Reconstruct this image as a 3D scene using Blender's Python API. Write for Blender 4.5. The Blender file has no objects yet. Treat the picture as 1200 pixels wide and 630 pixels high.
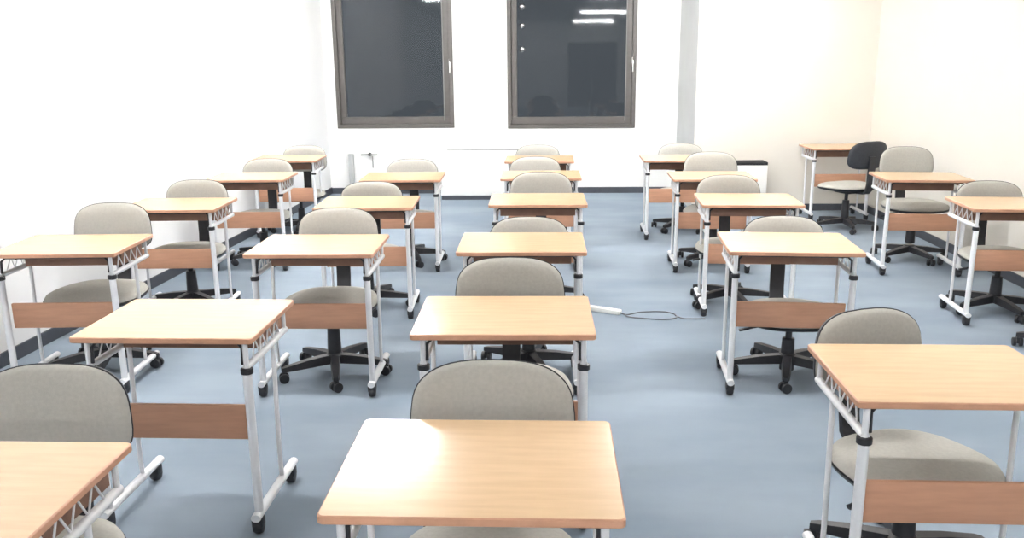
import bpy, bmesh, math, random
from mathutils import Vector, Matrix
PI = math.pi
random.seed(4)
S = bpy.context.scene
C = S.collection

# ------------------------------------------------------------------ materials
def lin(r, g, b):
    f = lambda c: c/12.92 if c <= .04045 else ((c+.055)/1.055)**2.4
    return (f(r/255), f(g/255), f(b/255), 1)

def mat(name, col, rough=.5, metal=0, spec=.5, var=0, scale=20, bump=0, bscale=200, stretch=(1, 1, 1), col2=None):
    m = bpy.data.materials.new(name); m.use_nodes = True
    nt = m.node_tree; b = nt.nodes['Principled BSDF']
    b.inputs['Roughness'].default_value = rough
    b.inputs['Metallic'].default_value = metal
    b.inputs['Specular IOR Level'].default_value = spec
    tc = nt.nodes.new('ShaderNodeTexCoord')
    mp = nt.nodes.new('ShaderNodeMapping'); mp.inputs['Scale'].default_value = stretch
    nt.links.new(tc.outputs['Object'], mp.inputs['Vector'])
    nz = nt.nodes.new('ShaderNodeTexNoise'); nz.inputs['Scale'].default_value = scale
    nz.inputs['Detail'].default_value = 4
    nt.links.new(mp.outputs['Vector'], nz.inputs['Vector'])
    rp = nt.nodes.new('ShaderNodeValToRGB')
    c2 = col2 or tuple(c*(1-var) for c in col[:3])+(1,)
    rp.color_ramp.elements[0].position = .35; rp.color_ramp.elements[1].position = .65
    rp.color_ramp.elements[0].color = c2; rp.color_ramp.elements[1].color = col
    nt.links.new(nz.outputs['Fac'], rp.inputs['Fac'])
    nt.links.new(rp.outputs['Color'], b.inputs['Base Color'])
    if bump:
        n2 = nt.nodes.new('ShaderNodeTexNoise'); n2.inputs['Scale'].default_value = bscale
        nt.links.new(tc.outputs['Object'], n2.inputs['Vector'])
        bp = nt.nodes.new('ShaderNodeBump'); bp.inputs['Strength'].default_value = bump
        bp.inputs['Distance'].default_value = .002
        nt.links.new(n2.outputs['Fac'], bp.inputs['Height'])
        nt.links.new(bp.outputs['Normal'], b.inputs['Normal'])
    return m

M = {}
M['top'] = mat('maple laminate', lin(213, 182, 145), .2, spec=.5, var=.08, scale=6, stretch=(1, 9, 1))
M['edge'] = mat('beech edge band', lin(206, 156, 126), .45, var=.15, scale=14)
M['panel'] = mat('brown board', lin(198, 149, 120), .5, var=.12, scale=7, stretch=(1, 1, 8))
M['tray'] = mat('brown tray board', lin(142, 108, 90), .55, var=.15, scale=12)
M['white'] = mat('white powder coat', lin(226, 227, 230), .32, var=.03)
M['black'] = mat('black plastic', lin(42, 43, 48), .45, var=.2, scale=40)
M['shell'] = mat('dark shell plastic', lin(50, 53, 60), .5, var=.25, scale=60)
M['fabric'] = mat('grey woven fabric', lin(178, 176, 169), .95, spec=.15, var=.08, scale=90, bump=.4, bscale=600)
M['carpet'] = mat('blue grey carpet', lin(148, 160, 172), 1, spec=.08, scale=1.3, bump=.6, bscale=500, col2=lin(132, 145, 158), stretch=(.7, 1.6, 1))
M['wall'] = mat('white painted wall', lin(236, 236, 234), .8, spec=.2, var=.02, scale=3)
M['wallr'] = mat('cream painted wall', lin(221, 216, 207), .8, spec=.2, var=.02, scale=3)
M['walll'] = mat('white wallpapered side wall', lin(240, 240, 240), .8, spec=.2, var=.01, scale=3)
M['ceil'] = mat('ceiling board', lin(225, 225, 222), .9, spec=.1, var=.05, scale=60)
M['base'] = mat('dark vinyl baseboard', lin(72, 76, 84), .5, var=.1)
M['frame'] = mat('bronze grey window frame', lin(96, 92, 89), .42, spec=.5, var=.1, scale=8, stretch=(1, 1, 4))
M['chrome'] = mat('brushed metal', lin(200, 200, 200), .25, metal=1)
M['cab'] = mat('white enamel', lin(236, 236, 233), .45, var=.02)
M['grille'] = mat('black grille', lin(38, 38, 42), .6, var=.2, scale=90)
M['cord'] = mat('grey cord', lin(118, 122, 130), .5)
M['pipe'] = mat('grey pipe cover paint', lin(176, 178, 178), .7)
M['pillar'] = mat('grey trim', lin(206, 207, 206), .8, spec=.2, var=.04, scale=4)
M['door'] = mat('dark grey door', lin(95, 98, 104), .6, var=.05)
M['sticker'] = mat('pale sticker', lin(205, 196, 170), .6)
M['stripe'] = mat('slot paint', lin(130, 130, 128), .6)

g = bpy.data.materials.new('window glass'); g.use_nodes = True
nt = g.node_tree; nt.nodes.clear()
o_ = nt.nodes.new('ShaderNodeOutputMaterial'); mx = nt.nodes.new('ShaderNodeMixShader')
tr = nt.nodes.new('ShaderNodeBsdfTransparent'); tr.inputs[0].default_value = (.8, .83, .86, 1)
gl = nt.nodes.new('ShaderNodeBsdfGlossy'); gl.inputs['Roughness'].default_value = .035
fr = nt.nodes.new('ShaderNodeFresnel'); fr.inputs[0].default_value = 1.35
nt.links.new(fr.outputs[0], mx.inputs[0]); nt.links.new(tr.outputs[0], mx.inputs[1])
nt.links.new(gl.outputs[0], mx.inputs[2]); nt.links.new(mx.outputs[0], o_.inputs[0])
M['glass'] = g

def emit(name, col, s):
    m = bpy.data.materials.new(name); m.use_nodes = True
    b = m.node_tree.nodes['Principled BSDF']
    b.inputs['Base Color'].default_value = (.9, .9, .9, 1)
    b.inputs['Emission Color'].default_value = col; b.inputs['Emission Strength'].default_value = s
    return m
M['tube'] = emit('fluorescent tube', (1, .985, .96, 1), 23)

# ------------------------------------------------------------------ mesh helpers
def box(bm, x0, x1, y0, y1, z0, z1, bev=0):
    r = bmesh.ops.create_cube(bm, size=1)
    vs = r['verts']
    for v in vs:
        v.co = Vector(((x0+x1)/2+v.co.x*(x1-x0), (y0+y1)/2+v.co.y*(y1-y0), (z0+z1)/2+v.co.z*(z1-z0)))
    if bev:
        es = list({e for v in vs for e in v.link_edges})
        bmesh.ops.bevel(bm, geom=es, offset=bev, segments=2, affect='EDGES', profile=.5)

def ring(p, d, rx, ry, n, up):
    d = d.normalized()
    a = d.cross(up)
    if a.length < 1e-4: a = d.cross(Vector((1, 0, 0)))
    a.normalize(); b = d.cross(a).normalized()
    return [p + a*rx*math.cos(2*PI*k/n) + b*ry*math.sin(2*PI*k/n) for k in range(n)]

def tube(bm, pts, r, n=10, ry=None, up=Vector((0, 0, 1)), radii=None):
    pts = [Vector(p) for p in pts]; prev = None; first = None
    for i, p in enumerate(pts):
        d = (pts[min(i+1, len(pts)-1)] - pts[max(i-1, 0)])
        rr = radii[i] if radii else r
        vs = [bm.verts.new(c) for c in ring(p, d, rr, (ry if ry else rr), n, up)]
        if prev:
            for k in range(n):
                bm.faces.new((prev[k], prev[(k+1) % n], vs[(k+1) % n], vs[k]))
        else: first = vs
        prev = vs
    bm.faces.new(first[::-1]); bm.faces.new(prev)

def lathe(bm, prof, cx=0, cy=0, n=20, axis='z', o=(0, 0, 0)):
    prev = None; first = None
    for (r, h) in prof:
        vs = []
        for k in range(n):
            a = 2*PI*k/n
            if axis == 'z': co = (cx+r*math.cos(a), cy+r*math.sin(a), h)
            else: co = (o[0]+h, o[1]+r*math.cos(a), o[2]+r*math.sin(a))
            vs.append(bm.verts.new(co))
        if prev:
            for k in range(n): bm.faces.new((prev[k], prev[(k+1) % n], vs[(k+1) % n], vs[k]))
        else: first = vs
        prev = vs
    bm.faces.new(first[::-1]); bm.faces.new(prev)

def finish(name, bm, m, parent=None, smooth=True, slots=None, angle=40):
    bmesh.ops.recalc_face_normals(bm, faces=bm.faces[:])
    me = bpy.data.meshes.new(name); bm.to_mesh(me); bm.free()
    me.materials.append(M[m])
    for s in (slots or []): me.materials.append(M[s])
    if smooth:
        me.shade_smooth()
        me.set_sharp_from_angle(angle=math.radians(angle))
    o = bpy.data.objects.new(name, me); C.objects.link(o)
    if parent: o.parent = parent
    return o

def thing(name, label, cat, loc=(0, 0, 0), rz=0, group=None):
    o = bpy.data.objects.new(name, None); C.objects.link(o)
    o.empty_display_size = .1
    o.location = loc; o.rotation_euler = (0, 0, rz)
    tag(o, label, cat, group); return o

def tag(o, label, cat, group=None):
    o['label'] = label; o['category'] = cat
    if group: o['group'] = group
    return o

def struct(name, bm, m, parent=None, smooth=False, slots=None):
    o = finish(name, bm, m, parent, smooth, slots)
    if not parent: o['kind'] = 'structure'
    return o

def dup(root, loc, rz, label, group=None):
    r = root.copy(); C.objects.link(r); r.location = loc; r.rotation_euler = (0, 0, rz); r['label'] = label
    if group: r['group'] = group
    for ch in list(root.children):
        c = ch.copy(); C.objects.link(c); c.parent = r
        for gch in list(ch.children):
            d = gch.copy(); C.objects.link(d); d.parent = c
    return r

# ------------------------------------------------------------------ room shell
XL = lambda y: -2.89 + .045*(y-4.1)       # the left wall stands a little skew
XR, YB, YF, YBLK, XBLK, H = 3.25, 10.1, -8.5, 8.87, 1.48, 2.7

bm = bmesh.new(); box(bm, -3.6, XR+.2, YF-.2, YB+.3, -.1, 0); struct('floor', bm, 'carpet')
bm = bmesh.new(); box(bm, -3.6, XR+.2, YF-.2, YB+.3, H, H+.1); struct('ceiling', bm, 'ceil')

def prism(bm, poly, z0, z1):
    a = [bm.verts.new((x, y, z0)) for x, y in poly]; b = [bm.verts.new((x, y, z1)) for x, y in poly]
    n = len(poly); bm.faces.new(a[::-1]); bm.faces.new(b)
    for k in range(n): bm.faces.new((a[k], a[(k+1) % n], b[(k+1) % n], b[k]))

bm = bmesh.new(); prism(bm, [(XL(YF), YF), (XL(YB+.2), YB+.2), (XL(YB+.2)-.2, YB+.2), (XL(YF)-.2, YF)], 0, H)
struct('wall_left', bm, 'walll')
bm = bmesh.new(); box(bm, XR, XR+.2, YF, YB+.2, 0, H); struct('wall_right', bm, 'wallr')
bm = bmesh.new(); box(bm, -3.5, XR+.2, YF-.2, YF, 0, H); struct('wall_front', bm, 'wall')
# back wall with two openings
W1 = (-2.50, -1.115, .775, 2.45); W2 = (-.487, .993, .762, 2.45)
bm = bmesh.new()
xs = [XL(YB)-.15, W1[0], W1[1], W2[0], W2[1], XR]
for i in (0, 2, 4): box(bm, xs[i], xs[i+1], YB, YB+.2, 0, H)
for w in (W1, W2):
    box(bm, w[0], w[1], YB, YB+.2, 0, w[2]); box(bm, w[0], w[1], YB, YB+.2, w[3], H)
struct('wall_back', bm, 'wall')
# projecting wall block on the right with a narrow grey side face
bm = bmesh.new(); box(bm, XBLK, XR, YBLK, YB, 0, H)
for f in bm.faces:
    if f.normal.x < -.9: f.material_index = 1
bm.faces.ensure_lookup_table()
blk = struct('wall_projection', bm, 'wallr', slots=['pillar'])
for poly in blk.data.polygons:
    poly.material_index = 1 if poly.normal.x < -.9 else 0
# baseboards
t = .012
bm = bmesh.new(); prism(bm, [(XL(YF), YF), (XL(YF)+t, YF), (XL(YB)+t, YB), (XL(YB), YB)], 0, .075); struct('baseboard_left', bm, 'base')
bm = bmesh.new(); box(bm, XL(YB)+t, XBLK, YB-t, YB, 0, .07); struct('baseboard_back', bm, 'base')
bm = bmesh.new(); box(bm, XBLK, XR-t, YBLK-t, YBLK, 0, .07); struct('baseboard_projection', bm, 'base')
bm = bmesh.new(); box(bm, XR-t, XR, YF, YBLK, 0, .07); struct('baseboard_right', bm, 'base')

def window(name, w, label_handle_x, stays):
    x0, x1, z0, z1 = w
    y = YB
    bm = bmesh.new()                        # outer frame, 4 bars around the opening
    f = .045
    for (a, b, c, d) in ((x0, x1, z0, z0+f), (x0, x1, z1-f, z1), (x0, x0+f, z0+f, z1-f), (x1-f, x1, z0+f, z1-f)):
        box(bm, a, b, y-.012, y+.13, c, d, .004)
    root = struct(name, bm, 'frame')
    bm = bmesh.new()                        # sash, set back
    s = .085; i = f
    for (a, b, c, d) in ((x0+i, x1-i, z0+i, z0+i+s), (x0+i, x1-i, z1-i-s, z1-i), (x0+i, x0+i+s*.8, z0+i+s, z1-i-s), (x1-i-s*.8, x1-i, z0+i+s, z1-i-s)):
        box(bm, a, b, y+.02, y+.075, c, d, .006)
    struct('window_sash', bm, 'frame', root)
    bm = bmesh.new(); box(bm, x0+i+s*.7, x1-i-s*.7, y+.045, y+.051, z0+i+s*.8, z1-i-s*.8); struct('pane', bm, 'glass', root)
    bm = bmesh.new()                        # bright vertical gasket bead on the right stile
    xb = x1-i-s*.82
    box(bm, xb-.006, xb+.004, y+.008, y+.02, z0+i+s*.4, z1-i-s*.4)
    struct('gasket_bead', bm, 'stripe', root)
    bm = bmesh.new()                        # lever handle
    hx, hz = label_handle_x, 1.5
    box(bm, hx-.016, hx+.016, y+.006, y+.02, hz-.06, hz+.06, .004)
    tube(bm, [(hx, y+.012, hz+.02), (hx, y-.03, hz+.02), (hx, y-.034, hz+.0), (hx-.002, y-.034, hz-.1)], .009, 8, up=Vector((1, 0, 0)))
    finish('window_handle', bm, 'chrome', root)
    for zz in stays:
        bm = bmesh.new()
        lathe(bm, [(.030, 0), (.034, .008), (.026, .02), (.012, .028), (.012, .04), (.02, .046), (.016, .056), (.004, .058)], n=16)
        o = finish('stay_knob', bm, 'chrome', root)
        o.rotation_euler = (PI/2, 0, 0); o.location = (x0+.175, y+.045, zz)
    return root
window('window_1', W1, -1.150, [])
window('window_2', W2, .955, [2.13, 1.92, 1.66])

# door in the wall behind the camera: the windows mirror it
bm = bmesh.new(); box(bm, .60, 1.395, YF, YF+.04, 0, 2.05, .004); box(bm, 1.405, 2.2, YF, YF+.04, 0, 2.05, .004)
d = struct('door_1', bm, 'door')
bm = bmesh.new(); tube(bm, [(1.33, YF+.04, 1), (1.33, YF+.09, 1), (1.23, YF+.09, 1)], .01); finish('door_handle', bm, 'chrome', d)

# ------------------------------------------------------------------ ceiling lights
def ceiling_light():
    t_ = thing('ceiling_light', '', 'ceiling light', group='fluorescent ceiling lights')
    bm = bmesh.new(); box(bm, -.62, .62, -.11, .11, -.035, 0, .006); finish('housing', bm, 'white', t_)
    for s in (-1, 1):
        bm = bmesh.new(); tube(bm, [(-.60, s*.055, -.052), (.60, s*.055, -.052)], .016, 12); finish('tube', bm, 'tube', t_)
        bm = bmesh.new()
        for e in (-1, 1): box(bm, e*.605-.012, e*.605+.012, s*.055-.018, s*.055+.018, -.07, -.034, .003)
        finish('socket', bm, 'white', t_)
    return t_
cl = ceiling_light()
k = 0
LX = [-1.75, 1.35]; LY = [-6.8, -1.6, 3.6, 6.1, 7.9]  # the row just behind the camera is added fill for the dark foreground chairs
for y in LY:
    for x in LX:
        if y == 6.1: x = -1.5 if x < 0 else 1.15
        side = 'above the left desks' if x < 0 else 'above the right desks'
        row = {-6.8: 'farthest behind the camera', -1.6: 'unseen fill added just behind the camera', 3.6: 'first ahead of the camera', 6.1: 'over the middle of the room', 7.9: 'nearest the windows'}[y]
        lab = 'twin tube fluorescent ceiling light %s, %s' % (side, row)
        if k == 0: cl.location = (x, y, H); cl['label'] = lab
        else: dup(cl, (x, y, H), 0, lab)
        k += 1

# ------------------------------------------------------------------ school desk (origin: floor under the middle of its near edge)
DW, DD, DH = .60, .462, .70
def rounded(w0, w1, d0, d1, r, n=6):
    pts = []
    for (cx, cy, a0) in ((w1-r, d0+r, -90), (w1-r, d1-r, 0), (w0+r, d1-r, 90), (w0+r, d0+r, 180)):
        for k in range(n+1):
            a = math.radians(a0+90*k/n); pts.append((cx+r*math.cos(a), cy+r*math.sin(a)))
    return pts
def make_desk():
    t_ = thing('school_desk', '', 'desk', group='light wood school desks set out in five columns')
    bm = bmesh.new()                                            # top board, eased edges
    outline = rounded(-DW/2, DW/2, 0, DD, .013)
    cx, cy = 0, DD/2
    def lp(z, inset):
        return [bm.verts.new((x-(inset if x > cx else -inset), y-(inset if y > cy else -inset), z)) for x, y in outline]
    loops = [lp(DH-.019, .002), lp(DH-.017, 0), lp(DH-.003, 0), lp(DH, .003)]
    n = len(outline)
    bm.faces.new(loops[0][::-1]); top = bm.faces.new(loops[3])
    for a, b in zip(loops, loops[1:]):
        for k in range(n):
            f = bm.faces.new((a[k], a[(k+1) % n], b[(k+1) % n], b[k])); f.material_index = 1
    finish('desktop', bm, 'top', t_, slots=['edge'], angle=30)
    bm = bmesh.new()                                            # open book tray under the top
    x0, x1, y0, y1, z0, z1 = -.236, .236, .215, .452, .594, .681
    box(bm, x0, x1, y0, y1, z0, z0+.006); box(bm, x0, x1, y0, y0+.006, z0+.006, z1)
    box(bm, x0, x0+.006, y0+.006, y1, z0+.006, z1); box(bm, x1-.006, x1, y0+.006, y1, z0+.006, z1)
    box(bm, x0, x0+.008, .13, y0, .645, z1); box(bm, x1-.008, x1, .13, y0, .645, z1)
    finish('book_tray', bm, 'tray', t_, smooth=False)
    bm = bmesh.new(); box(bm, -.245, .245, .062, .078, .325, .447, .003); finish('modesty_panel', bm, 'panel', t_)
    bm = bmesh.new()                                            # thin steel cross bar under the front of the top
    tube(bm, [(-.25, .04, .60), (-.25, .045, .655), (-.232, .05, .672), (.232, .05, .672), (.25, .045, .655), (.25, .04, .60)], .006, 8)
    finish('front_rail', bm, 'black', t_)
    for s in (-1, 1):
        x = s*.262
        bm = bmesh.new()
        tube(bm, [(x, .040, .066), (x, .040, .572)], .014, 14, ry=.019, up=Vector((0, 1, 0)))
        tube(bm, [(x, .040, .572), (x, .040, .679)], .009, 10)
        leg = finish('leg', bm, 'white', t_)
        bm = bmesh.new(); lathe(bm, [(.018, .568), (.0205, .570), (.0205, .586), (.016, .588)], x, .04, 14); finish('collar', bm, 'black', leg)
        bm = bmesh.new()                                        # rear leg, thin and slightly bowed
        tube(bm, [(x, .30, .588), (x, .297, .48), (x, .290, .34), (x, .284, .2), (x, .284, .12), (x, .29, .066)], .0085, 10, up=Vector((0, 1, 0)))
        finish('leg', bm, 'white', t_)
        bm = bmesh.new()                                        # side rail from the collar to the rear leg, bag hook wires
        tube(bm, [(x, .035, .590), (x, .20, .588), (x, .445, .590)], .012, 10)
        tube(bm, [(x, .435, .588), (x, .435, .682)], .008, 8)
        finish('side_rail', bm, 'white', t_)
        bm = bmesh.new()
        for (ya, yb) in ((.10, .17), (.17, .24), (.24, .31), (.31, .38)):
            tube(bm, [(x, ya, .596), (x-s*.004, (ya+yb)/2, .655), (x-s*.006, (ya+yb)/2+.01, .678)], .0028, 6)
            tube(bm, [(x, yb, .596), (x-s*.004, (ya+yb)/2+.004, .655)], .0028, 6)
        finish('side_wire', bm, 'white', t_)
        bm = bmesh.new()                                        # foot bar
        tube(bm, [(x, .0, .066), (x, .01, .066), (x, .20, .066), (x, .42, .066), (x, .43, .066)], .017, 12, ry=.014)
        fb = finish('foot_bar', bm, 'white', t_)
        for yy in (.025, .385):
            bm = bmesh.new()
            lathe(bm, [(.010, -.017), (.022, -.015), (.026, -.006), (.026, .006), (.022, .015), (.010, .017)], n=16, axis='x', o=(x, yy, .026))
            box(bm, x-.019, x+.019, yy-.020, yy+.020, .026, .062, .006)
            finish('end_cap', bm, 'black', fb)
    return t_

# ------------------------------------------------------------------ swivel chair (origin: floor under the gas column, sitter looks towards -y)
def superell(a, b, n, k, N):
    th = 2*PI*k/N; c, s = math.cos(th), math.sin(th)
    return a*math.copysign(abs(c)**(2/n), c), b*math.copysign(abs(s)**(2/n), s)

def pad(bm, fn, N=48, R=(0, .35, .6, .78, .9, .96, 1.0)):
    """closed pillow; fn(u, v, s, side) gives the point; s = ring scale"""
    loops = {}
    for side in (0, 1):
        rings = []
        for s in R:
            if s == 0: rings.append([bm.verts.new(fn(0, s, side))])
            elif s == 1.0 and side == 1: rings.append(loops[0][-1])
            else: rings.append([bm.verts.new(fn(k/N, s, side)) for k in range(N)])
        loops[side] = rings
        for a, b in zip(rings, rings[1:]):
            for k in range(N):
                if len(a) == 1: bm.faces.new((a[0], b[k], b[(k+1) % N]))
                else: bm.faces.new((a[k], a[(k+1) % N], b[(k+1) % N], b[k]))

def back_outline(t_, s, w, h):
    """D shape: flat-ish bottom, broad round top; in x, z around 0"""
    N = 1
    th = 2*PI*t_; c, sn = math.cos(th), math.sin(th)
    n = 3.3 if sn < 0 else 3.1
    x = w*math.copysign(abs(c)**(2/n), c); z = h*math.copysign(abs(sn)**(2/n), sn)
    x *= 1 - .055*(z/h)
    return x*s, z*s

def make_chair():
    t_ = thing('swivel_chair', '', 'chair', group='grey swivel chairs standing at the desks')
    # seat, top of pad z about .455
    bm = bmesh.new()
    def seat(u, s, side):
        th = 2*PI*u; c, sn = math.cos(th), math.sin(th); n = 2.6
        x = .235*math.copysign(abs(c)**(2/n), c)*s; y = .215*math.copysign(abs(sn)**(2/n), sn)*s
        x *= 1 - .10*(y/.215 if s else 0)
        edge = (max(0, 1-s**5))**.5
        z = .383 + (.036*edge if side == 0 else -.016*edge)
        z -= .012*max(0, -y/.215)**2
        return (x, y, z)
    pad(bm, seat); st = finish('seat', bm, 'fabric', t_, angle=70)
    bm = bmesh.new()
    def sshell(u, s, side):
        x, y, z = seat(u, s, 1)
        return (x*1.015, y*1.015, (.377 if side == 0 else .371 - .022*max(0, 1-s**4)**.5) - .012*max(0, -y/.215)**2)
    pad(bm, sshell); finish('seat_shell', bm, 'black', st, angle=70)
    # backrest
    cz, hh, hw, yb = .687, .121, .208, .245
    bm = bmesh.new()
    def bp(u, s, side):
        x, z = back_outline(u, s, hw, hh)
        edge = (max(0, 1-s**5))**.5
        y = yb - .9*x*x - .030*edge*(1 if side == 0 else -.15) + .10*(z+.05)
        return (x, y, cz+z)
    pad(bm, bp); bk = finish('backrest', bm, 'fabric', t_, angle=70)
    bm = bmesh.new()
    def bs(u, s, side):
        x, z = back_outline(u, s, hw*1.013, hh*1.022)
        y = yb - .9*x*x + .10*(z+.05) + (.003 if side == 0 else .006 + .026*max(0, 1-s**4)**.5)
        return (x, y, cz+z)
    pad(bm, bs); finish('back_shell', bm, 'shell', bk, angle=70)
    # L-shaped support bar
    bm = bmesh.new()
    path = [(.02, .350), (.16, .343), (.235, .348), (.268, .38), (.278, .44), (.280, .56), (.283, .68)]
    pv = None
    for i, (y, z) in enumerate(path):
        a = Vector(path[min(i+1, len(path)-1)]) - Vector(path[max(i-1, 0)]); a.normalize()
        nn = Vector((-a.y, a.x))*.008
        w = .036
        vs = [bm.verts.new(p) for p in ((-w, y+nn.x, z+nn.y), (w, y+nn.x, z+nn.y), (w, y-nn.x, z-nn.y), (-w, y-nn.x, z-nn.y))]
        if pv:
            for k_ in range(4): bm.faces.new((pv[k_], pv[(k_+1) % 4], vs[(k_+1) % 4], vs[k_]))
        else: bm.faces.new(vs[::-1])
        pv = vs
    bm.faces.new(pv)
    finish('back_support', bm, 'black', t_)
    # mechanism + lever
    bm = bmesh.new(); box(bm, -.07, .07, -.09, .09, .322, .350, .006); mech = finish('tilt_mechanism', bm, 'black', t_)
    bm = bmesh.new(); tube(bm, [(-.05, -.02, .335), (-.14, -.03, .328), (-.20, -.035, .316), (-.225, -.036, .310)], .006, 8)
    tube(bm, [(-.21, -.036, .313), (-.255, -.037, .305)], .011, 8, ry=.007); finish('height_lever', bm, 'black', mech)
    bm = bmesh.new(); lathe(bm, [(.016, .324), (.016, .255), (.030, .253), (.034, .17), (.036, .09), (.026, .085)][::-1]); finish('gas_column', bm, 'black', t_)
    # star base
    bm = bmesh.new(); lathe(bm, [(.032, .055), (.047, .06), (.047, .10), (.036, .112)])
    for k_ in range(5):
        a = -PI/2 + k_*2*PI/5; dx, dy = math.cos(a), math.sin(a)
        sec = []
        for (r, w, zb, zt) in ((.03, .026, .060, .106), (.14, .023, .058, .098), (.25, .018, .056, .082), (.275, .012, .056, .076)):
            px, py = -dy*w, dx*w
            sec.append([bm.verts.new(v) for v in ((dx*r+px, dy*r+py, zb), (dx*r-px, dy*r-py, zb), (dx*r-px*.8, dy*r-py*.8, zt), (dx*r+px*.8, dy*r+py*.8, zt))])
        bm.faces.new(sec[0]); bm.faces.new(sec[-1][::-1])
        for A, B in zip(sec, sec[1:]):
            for q in range(4): bm.faces.new((A[q], A[(q+1) % 4], B[(q+1) % 4], B[q]))
    finish('star_base', bm, 'black', t_, angle=35)
    for k_ in range(5):
        a = -PI/2 + k_*2*PI/5
        bm = bmesh.new()
        for s in (-1, 1):
            lathe(bm, [(.015, s*.026), (.024, s*.024), (.025, s*.010), (.018, s*.007)], n=18, axis='x', o=(0, 0, .025))
        box(bm, -.008, .008, -.012, .012, .018, .052); lathe(bm, [(.007, .04), (.007, .06)], n=8)
        o = finish('caster', bm, 'black', t_)
        o.location = (.265*math.cos(a), .265*math.sin(a), 0); o.rotation_euler = (0, 0, a+.5+k_)
    return t_
UPPER = {'seat', 'backrest', 'back_support', 'tilt_mechanism'}
def raise_chair(root, dz, db):
    """seat height / back height adjustment of one chair"""
    for ch in root.children:
        n = ch.name.split('.')[0]
        if n in ('seat', 'back_support', 'tilt_mechanism'): ch.location.z = dz
        if n == 'backrest': ch.location.z = dz+db
        if n == 'gas_column' and dz: ch.scale.z = 1; ch.location.z = dz

desk0 = make_desk(); chair0 = make_chair()
used = [False, False]
def desk(x, y, rz, label):
    if not used[0]: desk0.location = (x, y, 0); desk0.rotation_euler.z = rz; desk0['label'] = label; used[0] = True; return desk0
    return dup(desk0, (x, y, 0), rz, label)
def chair(x, yb, ztop, label, rz=0, spin=0, hub=None, low=0):
    """x, yb: middle of the backrest face; ztop: its top"""
    dzt = ztop - .810
    dz = max(-.035, min(.045, dzt)); db = dzt - dz
    hx, hy = hub if hub else (x, yb-.245)
    if not used[1]: r = chair0; used[1] = True
    else: r = dup(chair0, (0, 0, 0), 0, label)
    r.location = (hx, hy, 0); r.rotation_euler.z = rz; r['label'] = label
    raise_chair(r, dz-low, db+low)
    if spin:
        R = Matrix.Rotation(spin, 4, 'Z')
        for ch in r.children:
            n = ch.name.split('.')[0]
            if n in ('star_base', 'caster'):
                ch.location = R @ ch.location; ch.rotation_euler.z += spin
    return r

DESKS = [
 ('A1', -1.265, 1.327, .0, 'maple-topped desk cut off by the bottom left corner of the picture'),
 ('A2', -2.311, 3.747, .05, 'desk at the left picture edge against the white wall, grey seat seen under it'),
 ('A3', -2.300, 4.93, .04, 'wall-side desk with a pale sticker on the tray front below its top'),
 ('A4', -2.275, 6.22, .045, 'second farthest desk along the blown-out white left wall'),
 ('A5', -2.360, 7.46, .055, 'farthest desk in the back left corner, half hidden by a chair back'),
 ('B1', -1.245, 2.54, -.007, 'desk at left with no chair behind it, bare blue carpet showing under its top'),
 ('B2', -1.102, 3.743, .014, 'desk directly behind the chairless desk, black star base below its brown panel'),
 ('B3', -1.116, 4.985, .045, 'third desk from the front in the column left of the middle column'),
 ('B4', -1.100, 6.19, .03, 'farthest desk below the left window, small T handle on the wall behind it'),
 ('C1', -.152, 1.471, .001, 'large desk at the bottom centre, closest whole top, washed with white glare on its left'),
 ('C2', -.149, 2.591, .016, 'second desk in the middle column, white power strip on the carpet beside it'),
 ('C3', -.128, 3.789, .012, 'third desk in the middle column with a low chair back just peeping over it'),
 ('C4', -.069, 5.088, .018, 'fourth desk in the middle column, in front of a pale upright chair back'),
 ('C5', -.062, 6.25, .01, 'second farthest desk in the middle column, a sliver of brown top between chair backs'),
 ('C6', -.087, 7.32, 0, 'farthest desk in the middle column, below the right window'),
 ('D1', 1.086, 2.058, -.007, 'big desk at lower right, cut by the right picture edge, grey seat showing under it'),
 ('D2', 1.114, 3.787, -.065, 'desk right of the aisle with a black chair bar seen between top and brown panel'),
 ('D3', 1.212, 5.059, -.048, 'third desk right of the aisle, its top in front of a pale cream chair back'),
 ('D4', 1.195, 6.17, -.03, 'fourth desk right of the aisle, in front of the chair beside the black-topped heater'),
 ('D5', 1.110, 7.35, -.01, 'farthest desk right of the aisle, below the narrow grey wall face'),
 ('E1', 2.720, 4.89, -.07, 'desk cut by the right picture edge, its white side frame and foot in view'),
 ('E2', 2.680, 6.09, -.08, 'desk by the cream right wall in front of the tall raised grey chair'),
 ('E3', 2.800, 8.27, 0, 'farthest right desk in the corner, behind the chair with the black back'),
]
for (k, x, y, r, lab) in DESKS:
    o = desk(x, y, r, lab)
    if k == 'A3': a3 = o
bm = bmesh.new(); box(bm, -.03, .03, .0935, .095, .617, .655, .0004)
for ch in a3.children:
    if ch.name.startswith('book_tray'):
        s_ = finish('paper_sticker', bm, 'sticker', ch, smooth=False); s_.location.x = -.17

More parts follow.
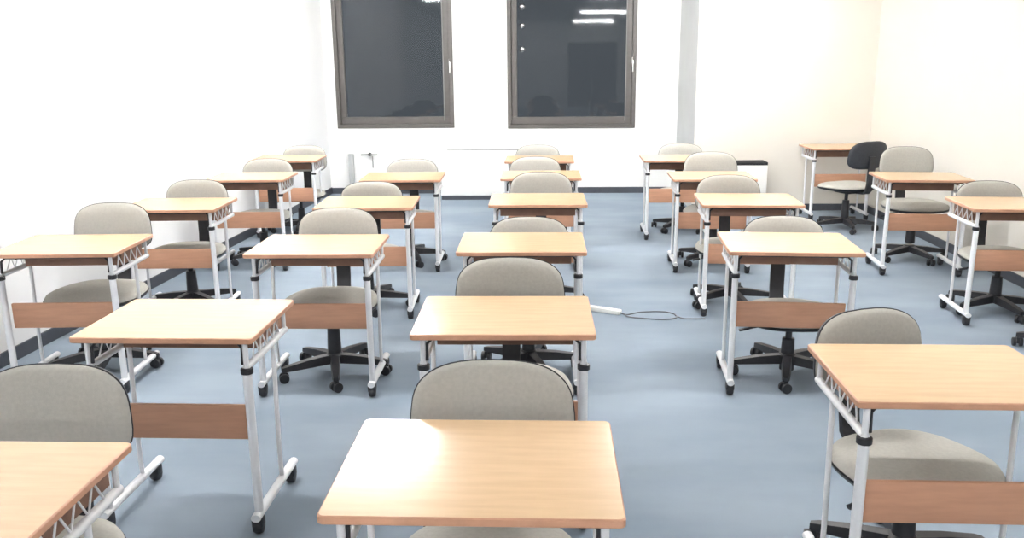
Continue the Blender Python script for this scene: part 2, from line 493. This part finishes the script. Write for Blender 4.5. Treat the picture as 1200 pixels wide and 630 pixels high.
CHAIRS = [
 ('A1', -1.299, 2.06, .785, 'big grey chair back cut by the left picture edge, nearest on the left'),
 ('A2', -2.321, 4.40, .830, 'grey chair by the left wall with both its back and its whole seat front showing'),
 ('A3', -2.323, 5.52, .799, 'grey chair at the wall-side desk with the sticker'),
 ('A4', -2.281, 6.85, .786, 'grey chair at the second farthest desk on the left wall'),
 ('A5', -2.321, 8.05, .776, 'small far grey chair in the back left corner'),
 ('B2', -1.093, 4.33, .812, 'grey chair left of centre whose full black star base shows on blue carpet'),
 ('B3', -1.170, 5.56, .777, 'grey chair third from the front, left of the middle column, low rounded top'),
 ('B4', -1.101, 6.84, .780, 'far grey chair under the left window, just above the desk top'),
 ('C1', -.145, 2.06, .803, 'large grey chair back behind the glare-lit front centre desk'),
 ('C2', -.151, 3.20, .810, 'grey chair in the middle column beside the power strip'),
 ('C3', -.106, 4.39, .752, 'lowest grey chair in the middle column, only a thin arc of back visible'),
 ('C4', -.056, 5.72, .815, 'pale chair back fourth in the middle column, brighter than its neighbours'),
 ('C5', -.116, 6.92, .784, 'second farthest chair in the middle column, between two slivers of desk top'),
 ('C6', -.111, 8.02, .772, 'farthest chair in the middle column, below the right window'),
 ('D1', .967+.03, 2.61, .765, 'near right chair with a cream-lit back and broad grey seat'),
 ('D2', 1.195, 4.36, .760, 'low chair right of the aisle with a black base in full view under the desk'),
 ('D3', 1.171, 5.64, .801, 'pale chair behind the third desk right of the aisle, in front of the heater chair'),
 ('D4', 1.266, 6.80, .829, 'mid grey chair in front of the black-topped heater'),
 ('D5', 1.226, 8.10, .771, 'farthest pale chair right of the aisle, below the narrow grey wall face'),
 ('E1', 2.768, 5.48, .779, 'grey chair by the cream wall, low back above the desk cut by the right edge'),
 ('E2', 2.823, 6.92, .851, 'tall raised grey chair by the cream wall, right of the turned black-backed chair'),
]
spins = dict(A1=0, A2=.3, A3=-.3, A4=.5, A5=.1, B2=.25, B3=.3, B4=.4, C1=.3, C2=.55, C3=.4, C4=.2, C5=.1, C6=.3, D1=.55, D2=-.28, D3=.2, D4=.35, D5=.5, E1=.1, E2=.25)
for (k, x, y, z, lab) in CHAIRS:
    if k == 'D1': chair(x, y, z, lab, rz=.38, spin=.1, hub=(1.10, 2.43))
    else: chair(x, y, z, lab, spin=spins[k], low=.03 if k in ('D2', 'C3') else 0)
# turned chair in the back right corner and the one cut by the right edge
chair(0, 0, .825, 'turned chair with a black back shell and grey seat in the far right corner', rz=PI+.40, spin=.2, hub=(2.72, 7.88))
chair(2.785, 4.66, .80, 'chair almost wholly cut off by the right picture edge, one black caster showing', spin=.36)

# ------------------------------------------------------------------ wall-side cabinets and small things
def convector(label, x0, x1, y0, y1, z1, dark, name='wall_heater'):
    t_ = thing(name, label, 'heater', ((x0+x1)/2, y1, 0))
    w = (x1-x0)/2; d = y1-y0
    bm = bmesh.new(); box(bm, -w, w, -d, 0, .05, z1-.03, .006); finish('body', bm, 'cab', t_)
    bm = bmesh.new(); box(bm, -w+.01, w-.01, -d+.01, 0, 0, .05); finish('plinth', bm, 'base', t_)
    bm = bmesh.new(); box(bm, -w, w, -d, 0, z1-.03, z1, .003); cap = finish('top_grille', bm, 'grille' if dark else 'cab', t_)
    if not dark:
        bm = bmesh.new(); box(bm, -w+.08, w-.02, -d-.001, -d+.004, z1-.04, z1-.032); finish('air_slot', bm, 'stripe', t_)
        bm = bmesh.new()
        for k_ in range(8): box(bm, -w+.1, w-.1, -d+.03+k_*.045, -d+.045+k_*.045, z1, z1+.004)
        finish('louvre', bm, 'cab', cap)
    else:
        bm = bmesh.new()
        for k_ in range(3): box(bm, -w+.02, w-.02, -d+.02+k_*.05, -d+.045+k_*.05, z1, z1+.004)
        finish('louvre', bm, 'grille', cap)
        bm = bmesh.new(); box(bm, -w+.02, w-.02, -d-.003, -d, .16, .168); finish('panel_seam', bm, 'stripe', t_)
    return t_
convector('long low white heater cabinet between the two windows, standing on the floor', -1.235, -.30, 9.6, YB-t, .60, False)
convector('white heater cabinet with a black top, standing against the cream wall', 1.60, 2.19, 8.66, YBLK-t, .525, True)

bm = bmesh.new(); box(bm, -2.385, -2.325, YB-.05, YB-t, 0, .475, .004)
tag(finish('pipe_cover', bm, 'pipe'), 'narrow upright grey pipe cover on the back wall, left of the T handle', 'pipe cover')
tv = thing('wall_valve', 'small dark T-shaped handle on the back wall below the left window', 'valve', (-2.13, YB, .47))
bm = bmesh.new(); lathe(bm, [(.02, 0), (.02, .012), (.008, .014), (.008, .05), (.014, .052), (.014, .066)], n=14)
o = finish('spindle', bm, 'grille', tv); o.rotation_euler = (PI/2, 0, 0)
bm = bmesh.new(); tube(bm, [(-.10, -.058, 0), (-.03, -.058, .003), (.03, -.058, .003), (.10, -.058, 0)], .007, 8); finish('handle', bm, 'stripe', tv)
bm = bmesh.new(); tube(bm, [(.03, -.010, -.02), (.03, -.010, -.16)], .006, 8); finish('pipe', bm, 'stripe', tv)

# power strip and its thin cord on the carpet
ps = thing('power_strip', 'white power strip lying on the blue carpet right of the middle column', 'power strip', (.33, 5.19, 0), -.50)
bm = bmesh.new(); box(bm, -.20, .13, -.024, .024, .0, .028, .006); finish('body', bm, 'cab', ps)
for k_ in range(4):
    bm = bmesh.new(); x_ = -.16+k_*.07
    box(bm, x_-.009, x_-.005, -.008, .008, .0275, .0285); box(bm, x_+.005, x_+.009, -.008, .008, .0275, .0285)
    finish('outlet', bm, 'grille', ps, smooth=False)
def spline(pts, n=8):
    out = []
    P = [Vector(p) for p in pts]
    for i in range(len(P)-1):
        p0, p1, p2, p3 = P[max(i-1, 0)], P[i], P[i+1], P[min(i+2, len(P)-1)]
        for k_ in range(n):
            t1 = k_/n
            out.append(.5*((2*p1)+(p2-p0)*t1+(2*p0-5*p1+4*p2-p3)*t1*t1+(3*p1-p0-3*p2+p3)*t1**3))
    out.append(P[-1]); return out
bm = bmesh.new()
tube(bm, spline([(.13, 0, .012), (.17, .0, .005), (.22, .09, .005), (.33, .17, .005), (.42, .16, .005), (.46, .09, .005), (.40, .02, .005), (.28, -.02, .005), (.19, -.03, .005), (.16, -.01, .012), (.13, -.012, .014)]), .0042, 6)
tube(bm, spline([(.44, .13, .006), (.50, .10, .005), (.55, .12, .005), (.62, .16, .005)]), .0042, 6)
finish('cord', bm, 'cord', ps)
bm = bmesh.new()
tube(bm, spline([(.30, 6.10, .005), (.42, 6.22, .005), (.60, 6.30, .005), (.74, 6.36, .005)]), .004, 6)
tube(bm, spline([(.30, 5.98, .005), (.40, 6.08, .005), (.55, 6.02, .005), (.45, 5.92, .005), (.34, 5.93, .005)]), .004, 6)
#tag(finish('loose_cord', bm, 'cord'), '...', 'cord')
bm.free()

# ------------------------------------------------------------------ world (night outside), camera, view
w = bpy.data.worlds.new('night'); S.world = w; w.use_nodes = True
w.node_tree.nodes['Background'].inputs[0].default_value = (.86, .93, 1, 1)
w.node_tree.nodes['Background'].inputs[1].default_value = .022

cam = bpy.data.cameras.new('camera'); co = bpy.data.objects.new('camera', cam); C.objects.link(co)
cam.sensor_width = 36; cam.lens = 30.0; cam.clip_start = .05
co.matrix_world = Matrix.Translation((0, 0, 1.5549)) @ Matrix.Rotation(.045, 4, 'Z') @ Matrix.Rotation(PI/2-.2413, 4, 'X') @ Matrix.Rotation(-.0097, 4, 'Z')
S.camera = co
vs = S.view_settings
vs.view_transform = 'Standard'; vs.look = 'None'; vs.gamma = 1; vs.use_curve_mapping = False
vs.exposure = 2.52
